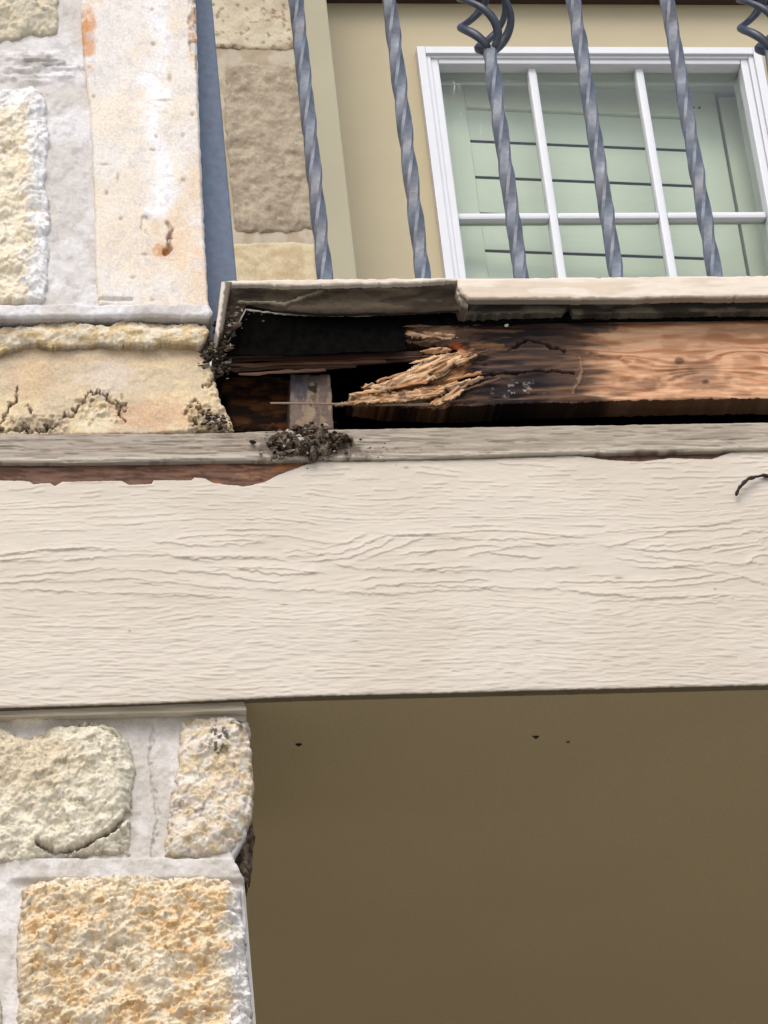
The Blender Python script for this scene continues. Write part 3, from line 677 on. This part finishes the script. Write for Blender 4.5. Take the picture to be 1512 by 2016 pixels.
# black membrane
mem = thing('black_flashing', 'torn black waterproof sheet curling out under the balcony edge', 'flashing', P(640, 690, .01))
MP = [(484,610),(510,614),(560,620),(640,623),(720,622),(800,619),(905,613),(1100,607),(1512,604),(1700,602),(1700,627),(1512,629),(1160,634),(1000,636),(830,640),(796,646),(800,690),(640,697),(560,699),(450,698),(440,692),(452,668),(468,640)]
def curl(x, y): return -.020*sm(640,470,x)*sm(690,610,y) + .0*x
field('sheet', MP, .012, lambda x,y,d:(fbm(x/60,y/40,3,271)-.5)*.005, lambda x,y,h,d: const(s(16,15,15),x), M_black, mem, step=3, back=.002, rnd=1, rdepth=0, jag=.8, ylean=curl)
def edge_pts(pts, off=0):
    out_ = []
    for (a,b),(c_,d_) in zip(pts[:-1], pts[1:]):
        m_ = max(2,int(math.hypot(c_-a,d_-b)/8))
        for k in range(m_):
            t = k/m_; x_, y_ = a+(c_-a)*t, b+(d_-b)*t
            yy = .010+float(curl(np.array([x_]),np.array([y_]))[0])
            out_.append(P(x_, y_+random.uniform(-1,1), yy))
    return out_
e = edge_pts([(438,694),(452,668),(468,640),(484,609),(510,613),(560,619),(640,622),(720,621),(800,618),(905,612)])
rd = [.0011*random.uniform(.5,1.3) for _ in e]; tb = MB(); tb.tube(e, rd, 5); tb.build('torn_edge', M_rim, mem)

# ------------------------------------------------------------------ balcony nosing
ns = thing('balcony_nosing', 'cream painted balcony edge trim, broken away along its left end', 'trim', P(1200, 590, 0))
def c_n(x, y, h, d):
    c = const(s(234,220,202,K*1.1), x)
    c = mix(c, s(222,200,176,K), .6*sm(.45,.65,fbm(x/90,y/12,3,281)))
    return mix(c, s(120,108,94,K), .6*sm(3.5,0,d)*sm(575,583,y))
field('front_face', [(900,547),(1100,545),(1172,544.5),(1180,546),(1188,544),(1512,541),(1700,540),(1700,581),(1512,584),(1400,586),(1360,584),(1250,588),(1150,588),(1136,589.5),(1120,588),(920,588),(912,580),(903,566)],
      Y_NOSE, lambda x,y,d:(fbm(x/60,y/14,4,283)-.5)*.0014, c_n, M_trim, ns, step=2, back=.012, rnd=3, rdepth=.0025, jag=1.6, jscale=8)
field('top_lip', [(438,553),(470,550),(900,546),(903,552),(880,553),(840,556),(780,558),(640,561),(560,563),(520,560),(470,560),(452,562),(440,562)],
      Y_NOSE+.001, lambda x,y,d:(fbm(x/40,y/10,3,285)-.5)*.003, c_n, M_trim, ns, step=1.8, back=.008, rnd=2, rdepth=.002, jag=1.6, jscale=9)
def c_nb(x, y, h, d):
    c = const(s(86,75,60,K), x)
    c = mix(c, s(60,51,41,K), sm(.4,.6,fbm(x/60,y/16,4,287)))
    c = mix(c, s(150,140,122,K), .6*crack(x,y,[(470,596),(560,600),(640,572),(660,566)],4,5,3))
    c = mix(c, s(58,48,40,K), .7*sm(604,612,y)); return mix(c, s(76,64,52,K), .5*crack(x,y,[(700,560),(780,600),(870,575)],6,5,3))
field('exposed_backing', [(448,560),(560,558),(900,553),(912,575),(924,590),(926,608),(800,615),(640,618),(540,610),(486,602),(470,640),(440,668),(436,640)],
      Y_NOSE+.016, lambda x,y,d:(fbm(x/50,y/20,4,289)-.5)*.006+.004*crack(x,y,[(470,596),(560,600),(640,572)],5,5,3), c_nb, M_stone, ns, step=2.2, back=.006, rnd=3, rdepth=.001, jag=1)
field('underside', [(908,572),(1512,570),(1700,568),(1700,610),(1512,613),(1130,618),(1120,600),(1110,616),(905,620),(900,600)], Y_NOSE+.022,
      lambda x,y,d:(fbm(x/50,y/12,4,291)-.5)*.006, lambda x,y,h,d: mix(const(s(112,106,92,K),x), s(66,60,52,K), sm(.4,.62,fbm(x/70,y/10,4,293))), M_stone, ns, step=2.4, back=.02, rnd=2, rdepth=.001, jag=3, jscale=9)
field('broken_end', [(898,552),(906,552),(912,578),(924,590),(922,606),(908,602),(898,575)], Y_NOSE+.006, lambda x,y,d:(fbm(x/8,y/8,4,295)-.5)*.006,
      lambda x,y,h,d: mix(const(s(200,186,170,K),x), s(120,108,94,K), sm(.4,.6,fbm(x/9,y/9,3,9))), M_stone, ns, step=1.6, back=.03, rnd=3, rdepth=.002, jag=2, jscale=6)
field('end_cap', [(436,553),(458,552),(452,575),(446,610),(440,648),(430,664),(424,650),(430,610)], Y_NOSE-.001, lambda x,y,d:(fbm(x/20,y/20,3,297)-.5)*.002,
      lambda x,y,h,d: mix(const(s(226,214,198,K),x), s(120,108,92,K), sm(4,8,x-(437-.124*(y-553))+(fbm(x/8,y/8,2,3)-.5)*5)), M_trim, ns, step=1.6, back=.04, rnd=3, rdepth=.002, jag=1, jscale=6)

# ------------------------------------------------------------------ crumbs
def crumbs(name, label, zones, n, seed):
    rr = random.Random(seed); mb = MB(); C = []
    ico = [(0,0,1),(.89,0,.45),(.28,.85,.45),(-.72,.53,.45),(-.72,-.53,.45),(.28,-.85,.45),(.72,.53,-.45),(-.28,.85,-.45),(-.89,0,-.45),(-.28,-.85,-.45),(.72,-.53,-.45),(0,0,-1)]
    fc = [(0,1,2),(0,2,3),(0,3,4),(0,4,5),(0,5,1),(1,6,2),(2,7,3),(3,8,4),(4,9,5),(5,10,1),(2,6,7),(3,7,8),(4,8,9),(5,9,10),(1,10,6),(11,7,6),(11,8,7),(11,9,8),(11,10,9),(11,6,10)]
    pal = [s(130,118,100,K), s(100,88,74,K), s(54,44,38,K), s(190,180,164,K), s(100,80,68,K), s(60,50,44,K)]
    for i in range(n):
        cx, cy, rx, ry, Y, sz = rr.choice(zones)
        x = cx+rr.gauss(0,.5)*rx; y = cy+rr.gauss(0,.5)*ry
        p = P(x, y, Y-rr.random()*.008); r = sz*rr.choice((.35,.5,.7,.9,1.3))*rr.uniform(.8,1.1)
        cl = rr.choice(pal)*rr.uniform(.7,1.15); sx_, sy_, sz_ = rr.uniform(.5,1.9), rr.uniform(.5,1.1), rr.uniform(.3,1.1)
        v = [(p.x+a*r*sx_*rr.uniform(.3,1.4), p.y+b*r*sy_*rr.uniform(.4,1.3), p.z+(c_*sz_+a*.5*(sx_-1))*r*rr.uniform(.3,1.4)) for a,b,c_ in ico]
        mb.add(v, fc); C += [cl]*12
    o = mb.build(name, M_crumb, None, col=np.array(C)); return tag(o, label, 'debris', kind='stuff')
crumbs('rot_debris', 'grey brown crumbs of rotted wood and dirt heaped at the foot of the small block',
       [(600,862,70,20,Y_LEDGE-.001,.0036),(560,872,50,30,Y_LEDGE-.001,.003),(660,868,45,24,Y_LEDGE-.001,.0032),(600,885,60,22,Y_LEDGE-.001,.0036),(610,850,50,12,.02,.0045),(590,880,100,34,Y_LEDGE-.001,.0018),(700,885,90,20,Y_LEDGE,.0013)], 300, 3)
crumbs('corner_debris', 'brown crumbs lodged between the stone column and the broken balcony edge',
       [(440,650,14,45,.0,.0035),(455,635,25,20,.0,.003),(425,690,22,26,.01,.0035),(415,700,20,25,.012,.003),(435,720,20,20,.02,.003),(470,615,40,10,.0,.0018),(700,612,240,5,.004,.0018),(430,830,28,18,.005,.0032)], 520, 5)

dm = field('matted_dirt', [(528,862),(548,848),(572,852),(576,838),(600,842),(640,840),(652,848),(676,850),(700,862),(690,880),(664,886),(640,902),(612,906),(590,896),(566,902),(548,890),(520,880)], Y_LEDGE-.003,
      lambda x,y,d: (fbm(x/12,y/10,4,401,.65)-.5)*.022+.004, lambda x,y,h,d: mix(mix(const(s(124,108,90,K),x), s(54,42,34,K), sm(.40,.56,fbm(x/9,y/8,4,403,.65))), s(176,166,150,K), .6*sm(.6,.7,fbm(x/6,y/6,3,404))),
      M_crumb, None, step=1.6, back=.006, rnd=8, rdepth=.006, jag=14, jscale=9)
tag(dm, 'matted clump of grey brown dirt stuck at the foot of the small block', 'debris', kind='stuff')

# ------------------------------------------------------------------ iron railing
zr0 = z_floor-.02; zr1 = zr0+.98
rl = thing('iron_railing', 'blue grey wrought iron balcony railing of twisted bars and basket bars', 'railing', P(1000, 545, Y_RAIL))
def bar_mesh(hb=None):
    """twisted square bar standing at the origin; hb = height of the foot of a wire basket"""
    mb = MB(); sd_ = .0083; spans = [(0, .98)] if hb is None else [(0, hb), (hb+.115, .98)]
    for (za, zb) in spans:
        n = int((zb-za)/.003); V = []; Qs = []
        for i in range(n+1):
            z = za+(zb-za)*i/n; ang = .4+(z/.078)*(math.pi/2)
            r0 = sd_*(1+.04*math.sin(z*90)) 
            for k in range(4):
                for sg in (-1, 1):
                    th = ang + k*math.pi/2 + sg*.58
                    V.append((r0*1.16*math.cos(th), r0*1.16*math.sin(th), z))
        for i in range(n):
            for k in range(8): Qs.append((i*8+k, i*8+(k+1)%8, (i+1)*8+(k+1)%8, (i+1)*8+k))
        mb.add(V, Qs+[tuple(range(8))[::-1], tuple(n*8+k for k in range(8))])
    return mb
def mesh_of(mb, name, m, smooth=True):
    me = bpy.data.meshes.new(name); me.from_pydata(mb.v, [], mb.f); me.update()
    for p in me.polygons: p.use_smooth = smooth and len(p.vertices) == 4
    me.materials.append(m); return me
me_bar = mesh_of(bar_mesh(), 'twisted_bar', M_iron, False)
zb = P(972, 96, Y_RAIL).z - zr0
me_bb = mesh_of(bar_mesh(zb), 'basket_bar', M_iron, False)
wm = MB()
pts = []; rad = []
for i in range(26):
    t = i/25; r = .0045+.030*math.sin(math.pi*t)**.8; a = t*math.pi*1.15
    pts.append((r*math.cos(a), -r*math.sin(a), .118*t)); rad.append(.0050+.0009*math.sin(t*9))
wm.tube(pts, rad, 8)
me_wire = mesh_of(wm, 'wire', M_irond)
for i, bx in enumerate([640, 833, 1026, 1214, 1408, 1603]):
    b = P(bx, 545, Y_RAIL); bo = bpy.data.objects.new('baluster', me_bb if i % 3 == 2 else me_bar)
    link(bo, rl); bo.location = (b.x-rl.location.x, Y_RAIL-rl.location.y, zr0-rl.location.z); bo.rotation_euler.z = i*.37
    if i % 3 == 2:
        for k in range(4):
            w = bpy.data.objects.new('basket_wire', me_wire); COL.objects.link(w); w.parent = bo
            w.location = (0, 0, zb-.003); w.rotation_euler.z = k*math.pi/2 + 2.6 - i*.37
pr = P(462, 550, Y_RAIL).x
MB().box(pr-.042, pr, Y_RAIL-.02, Y_RAIL+.02, zr0-.03, zr1+.02, .002).build('post', M_post, rl)
MB().box(pr-.04, XR+1.0, Y_RAIL-.025, Y_RAIL+.025, zr1, zr1+.03, .004).build('top_rail', M_iron, rl)

# ------------------------------------------------------------------ back of the balcony
X0w = P(690, 300, Y_WALL).x
# window measured on the wall plane
wx0, wz1 = P(820, 97, Y_WALL).x, P(820, 97, Y_WALL).z
wx1 = P(1487, 97, Y_WALL).x; wz0 = P(900, 545, Y_WALL).z-.62
zceil = P(900, 8, Y_WALL).z
wl = MB()
wl.box(XL-1.2, wx0, Y_WALL, Y_WALL+.12, z_floor-.05, zceil+.3)
wl.box(wx1, XR+1.6, Y_WALL, Y_WALL+.12, z_floor-.05, zceil+.3)
wl.box(wx0, wx1, Y_WALL, Y_WALL+.12, wz1, zceil+.3)
wl.box(wx0, wx1, Y_WALL, Y_WALL+.12, z_floor-.05, wz0)
wo = wl.build('house_wall', M_wall); tag(wo, 'tan stucco house wall behind the railing around the window', 'wall')
ev = MB(); ev.box(P(640,0,Y_PIL).x, XR+1.6, Y_WALL-.05, Y_WALL-.001, zceil, zceil+.04)
eo = ev.build('balcony_ceiling', M_eave); eo['kind'] = 'structure'
# corner board
cbx0, cbx1 = P(575, 10, Y_PIL+.03).x, P(676, 300, Y_PIL+.03).x
cb = MB(); cb.box(cbx0, cbx1, Y_PIL+.03, Y_WALL+.06, z_floor-.04, zceil+.5, .003)
co = cb.build('corner_board', M_board); tag(co, 'plain tan painted corner pillar between stone pillar and wall', 'pillar')
# rear stone pillar
rp = thing('stone_pillar', 'shaded beige stone pillar behind the railing at the back of the balcony', 'pillar', P(520, 545, Y_PIL))
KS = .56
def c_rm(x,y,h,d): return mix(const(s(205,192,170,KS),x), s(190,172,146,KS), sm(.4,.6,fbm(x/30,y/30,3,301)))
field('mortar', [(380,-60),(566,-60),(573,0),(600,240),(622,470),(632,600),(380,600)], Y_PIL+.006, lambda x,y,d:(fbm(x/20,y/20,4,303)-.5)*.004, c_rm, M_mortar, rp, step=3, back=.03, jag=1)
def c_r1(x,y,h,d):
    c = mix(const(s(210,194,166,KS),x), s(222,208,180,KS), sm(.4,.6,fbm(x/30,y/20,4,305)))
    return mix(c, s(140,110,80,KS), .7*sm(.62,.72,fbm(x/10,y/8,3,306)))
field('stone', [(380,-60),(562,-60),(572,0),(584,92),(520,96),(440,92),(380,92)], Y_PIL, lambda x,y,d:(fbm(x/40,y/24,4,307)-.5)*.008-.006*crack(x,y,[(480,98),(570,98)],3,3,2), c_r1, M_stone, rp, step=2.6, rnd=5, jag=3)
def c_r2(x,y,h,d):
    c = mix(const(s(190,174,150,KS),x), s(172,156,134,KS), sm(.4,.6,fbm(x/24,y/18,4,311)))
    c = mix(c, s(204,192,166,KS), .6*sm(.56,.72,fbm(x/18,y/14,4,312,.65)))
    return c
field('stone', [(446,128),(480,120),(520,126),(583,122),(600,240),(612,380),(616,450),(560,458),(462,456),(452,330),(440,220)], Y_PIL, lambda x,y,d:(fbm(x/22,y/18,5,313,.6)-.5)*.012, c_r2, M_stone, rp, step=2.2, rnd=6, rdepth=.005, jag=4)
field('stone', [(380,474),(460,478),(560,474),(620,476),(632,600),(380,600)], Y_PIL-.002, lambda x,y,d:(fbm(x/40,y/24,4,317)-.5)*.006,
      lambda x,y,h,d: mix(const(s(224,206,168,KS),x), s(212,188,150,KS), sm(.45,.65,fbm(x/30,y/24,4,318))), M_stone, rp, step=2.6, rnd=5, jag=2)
MB().box(P(340,545,Y_PIL).x, P(560,10,Y_PIL+.03).x, Y_PIL+.036, Y_PIL+.3, z_floor-.04, zceil+.5).build('core', M_conc, rp)

# ------------------------------------------------------------------ window
wd = thing('window', 'white framed window with glazing bars behind the railing', 'window', ((wx0+wx1)/2, Y_WALL, wz0))
# frame profile, outer to inner: flat, groove, inner bead
fx = .0
def ring(name, off0, off1, ya, yb, m, b=.0015, dz=0):
    mb = MB(); a0, a1 = off0, off1
    mb.box(wx0+a0, wx0+a1, ya, yb, wz0+a0, wz1-a0-dz, b)
    mb.box(wx1-a1, wx1-a0, ya, yb, wz0+a0, wz1-a0-dz, b)
    mb.box(wx0+a1+.0002, wx1-a1-.0002, ya+.0003, yb, wz1-a1-dz, wz1-a0-.0002-dz, b)
    mb.box(wx0+a1+.0002, wx1-a1-.0002, ya+.0003, yb, wz0+a0+.0002, wz0+a1, b)
    return mb.build(name, m, wd)
ring('casing', -.004, .0125, Y_WALL-.022, Y_WALL+.05, M_frame, dz=.0135)
ring('casing', .0125, .0225, Y_WALL-.015, Y_WALL+.05, M_frame, dz=.009)
ring('sash_frame', .0225, .038, Y_WALL-.010, Y_WALL+.06, M_frame, .003, dz=.004)
G = .038; gy_ = Y_WALL+.018
gx0, gx1, gz1, gz0 = wx0+G, wx1-G, wz1-G, wz0+G
mz = P(1200, 421, Y_WALL).z; mx1 = P(1080, 350, Y_WALL).x; mx2 = P(1292, 330, Y_WALL).x
mw = .0084
def muntin(x0,x1,z0,z1):
    return MB().box(x0,x1,gy_-.014,gy_+.012,z0,z1,.005).build('glazing_bar', M_frame, wd)
mzs = [mz]
step_z = gz1-mz
while mzs[-1]-step_z > gz0+.05: mzs.append(mzs[-1]-step_z)
for x_ in (mx1, mx2): muntin(x_-mw, x_+mw, gz0, gz1)
cols = [gx0, mx1, mx2, gx1]
for z_ in mzs:
    for k in range(3): muntin(cols[k]+(mw*.9 if k else 0), cols[k+1]-(mw*.9 if k < 2 else 0), z_-mw*.85, z_+mw*.85)
zs = [gz1]+mzs+[gz0]
for i in range(len(zs)-1):
    for k in range(3):
        MB().box(cols[k]-.002, cols[k+1]+.002, gy_+.001, gy_+.004, zs[i+1]-.002, zs[i]+.002).build('pane', M_glass, wd)

# plantation shutter inside, swung a few degrees into the room
sh = thing('plantation_shutter', 'pale louvred shutter behind the glass, right side swung slightly inwards', 'shutter', (gx0+.005, Y_WALL+.085, gz0))
sh.rotation_euler.z = math.radians(4.2)
SWd = P(1427, 215, Y_WALL+.085).x - sh.location.x; SH = (P(900, 150, Y_WALL+.09).z) - gz0
def lp(mb, name): 
    me = bpy.data.meshes.new(name); me.from_pydata(mb.v, [], mb.f); me.update(); me.materials.append(M_shut)
    o = bpy.data.objects.new(name, me); COL.objects.link(o); o.parent = sh; return o
st = P(926, 266, Y_WALL+.085).x - sh.location.x; st2 = .058
zrail = P(1000, 206, Y_WALL+.085).z - gz0
lp(MB().box(0, st, 0, .026, 0, SH, .002), 'stile'); lp(MB().box(SWd-st2, SWd, 0, .026, 0, SH, .002), 'stile')
lp(MB().box(st+.0004, SWd-st2-.0004, .001, .025, zrail, SH-.001, .002), 'top_board')
zl0 = P(930, 266, Y_WALL+.085).z - gz0; pitch = (P(930,266,Y_WALL+.085).z-P(938,337,Y_WALL+.085).z)
z_ = zrail-.002; first = True
lv = None
zk = zl0
tops = [zrail-.001]; bots = []
k = 0
while zl0-k*pitch > .06:
    bots.append(zl0-k*pitch); k += 1
for i, zb_ in enumerate(bots):
    zt_ = zrail-.0015 if i == 0 else bots[i-1]-.0072
    m_ = MB(); y1, y2 = .006, .014
    # closed louvre: a shallow elliptical blade lapping over the next
    n = 6; V = []; 
    for xx in (st+.002, SWd-st2-.002):
        for a in range(n+1):
            t = a/n; V.append((xx, .010 - .003*math.sin(math.pi*t), zb_+(zt_-zb_)*t))
        for a in range(n, -1, -1):
            t = a/n; V.append((xx, .0115+.003*math.sin(math.pi*t), zb_+(zt_-zb_)*t))
    nn = 2*(n+1); Fs = [(j, (j+1)%nn, nn+(j+1)%nn, nn+j) for j in range(nn)]+[tuple(range(nn))[::-1], tuple(nn+j for j in range(nn))]
    m_.add(V, Fs); lp(m_, 'louvre')
hz = P(1372, 191, Y_WALL+.084)
for q in (0, .012): 
    o = lp(MB().box(0,.005,-.003,.001,0,.003,.0008), 'screw'); o.location = (SWd-.052+q, 0, zrail+.02); o.data.materials[0] = M_dark
# shutter jamb and dark room behind
jm = thing('shutter_frame', 'pale inner window jamb surrounding the louvred shutter', 'frame', (gx0, Y_WALL+.06, gz0))
jb = MB(); jb.box(gx0-.05, gx0+.003, Y_WALL+.061, Y_WALL+.19, gz0-.02, gz1+.02); jb.build('jamb', M_shut, jm)
jb = MB(); jb.box(gx0+SWd+.010, gx1+.10, Y_WALL+.128, Y_WALL+.15, gz0-.02, gz1+.02); jb.build('jamb', M_shut, jm)
jb = MB(); jb.box(gx0+.0035, gx1+.04, Y_WALL+.062, Y_WALL+.19, gz0+SH+.006, gz1+.03); jb.build('head', M_shut, jm)
rm = MB(); a0, a1, b0, b1, c0, c1 = wx0-.6, wx1+.8, Y_WALL+.19, Y_WALL+2.2, z_floor-.05, wz1+.5
for q in ((a0-.1,a0,b0,b1,c0,c1),(a1,a1+.1,b0,b1,c0,c1),(a0,a1,b1,b1+.1,c0,c1),(a0,a1,b0,b1,c1,c1+.1),(a0,a1,b0,b1,c0-.1,c0)): rm.box(*q)
struct('room', rm, M_room)

# ------------------------------------------------------------------ small things
tw = MB(); tp = [(1449,976),(1454,962),(1463,951),(1474,943),(1488,938),(1504,936),(1524,939),(1540,946)]
pts = []
for (a,b),(c_,d_) in zip(tp[:-1],tp[1:]):
    for k in range(3): t=k/3; pts.append(P(a+(c_-a)*t+random.uniform(-.6,.6), b+(d_-b)*t+random.uniform(-.6,.6), -.006-.003*math.sin(len(pts)/4)))
tw.tube(pts, [.0019*random.uniform(.7,1.35)*(.6 if i == 0 else 1) for i in range(len(pts))], 7)
tag(tw.build('twig', M_twig, smooth=True), 'short dark curved twig clinging to the face of the cream beam', 'twig')
for (a,b,r,l) in [(588,1465,.0035,'leftmost small dark speck on the brown ceiling nearest the column'),(1055,1450,.0034,'middle dark insect speck on the brown ceiling'),(1118,1460,.002,'rightmost faint tiny speck on the brown ceiling')]:
    d = R3 @ Vector((a-W0/2, H0/2-b, -F)); t = (zf_bot+.003-CAM.z)/d.z; p = CAM+d*t
    m_ = MB(); m_.tube([(p.x-r,p.y,p.z),(p.x,p.y+r*.3,p.z-.001),(p.x+r,p.y,p.z)],[r*.2,r*.5,r*.25],6)
    tag(m_.build('insect_speck', M_twig), l, 'speck', 'dark specks on the porch ceiling')
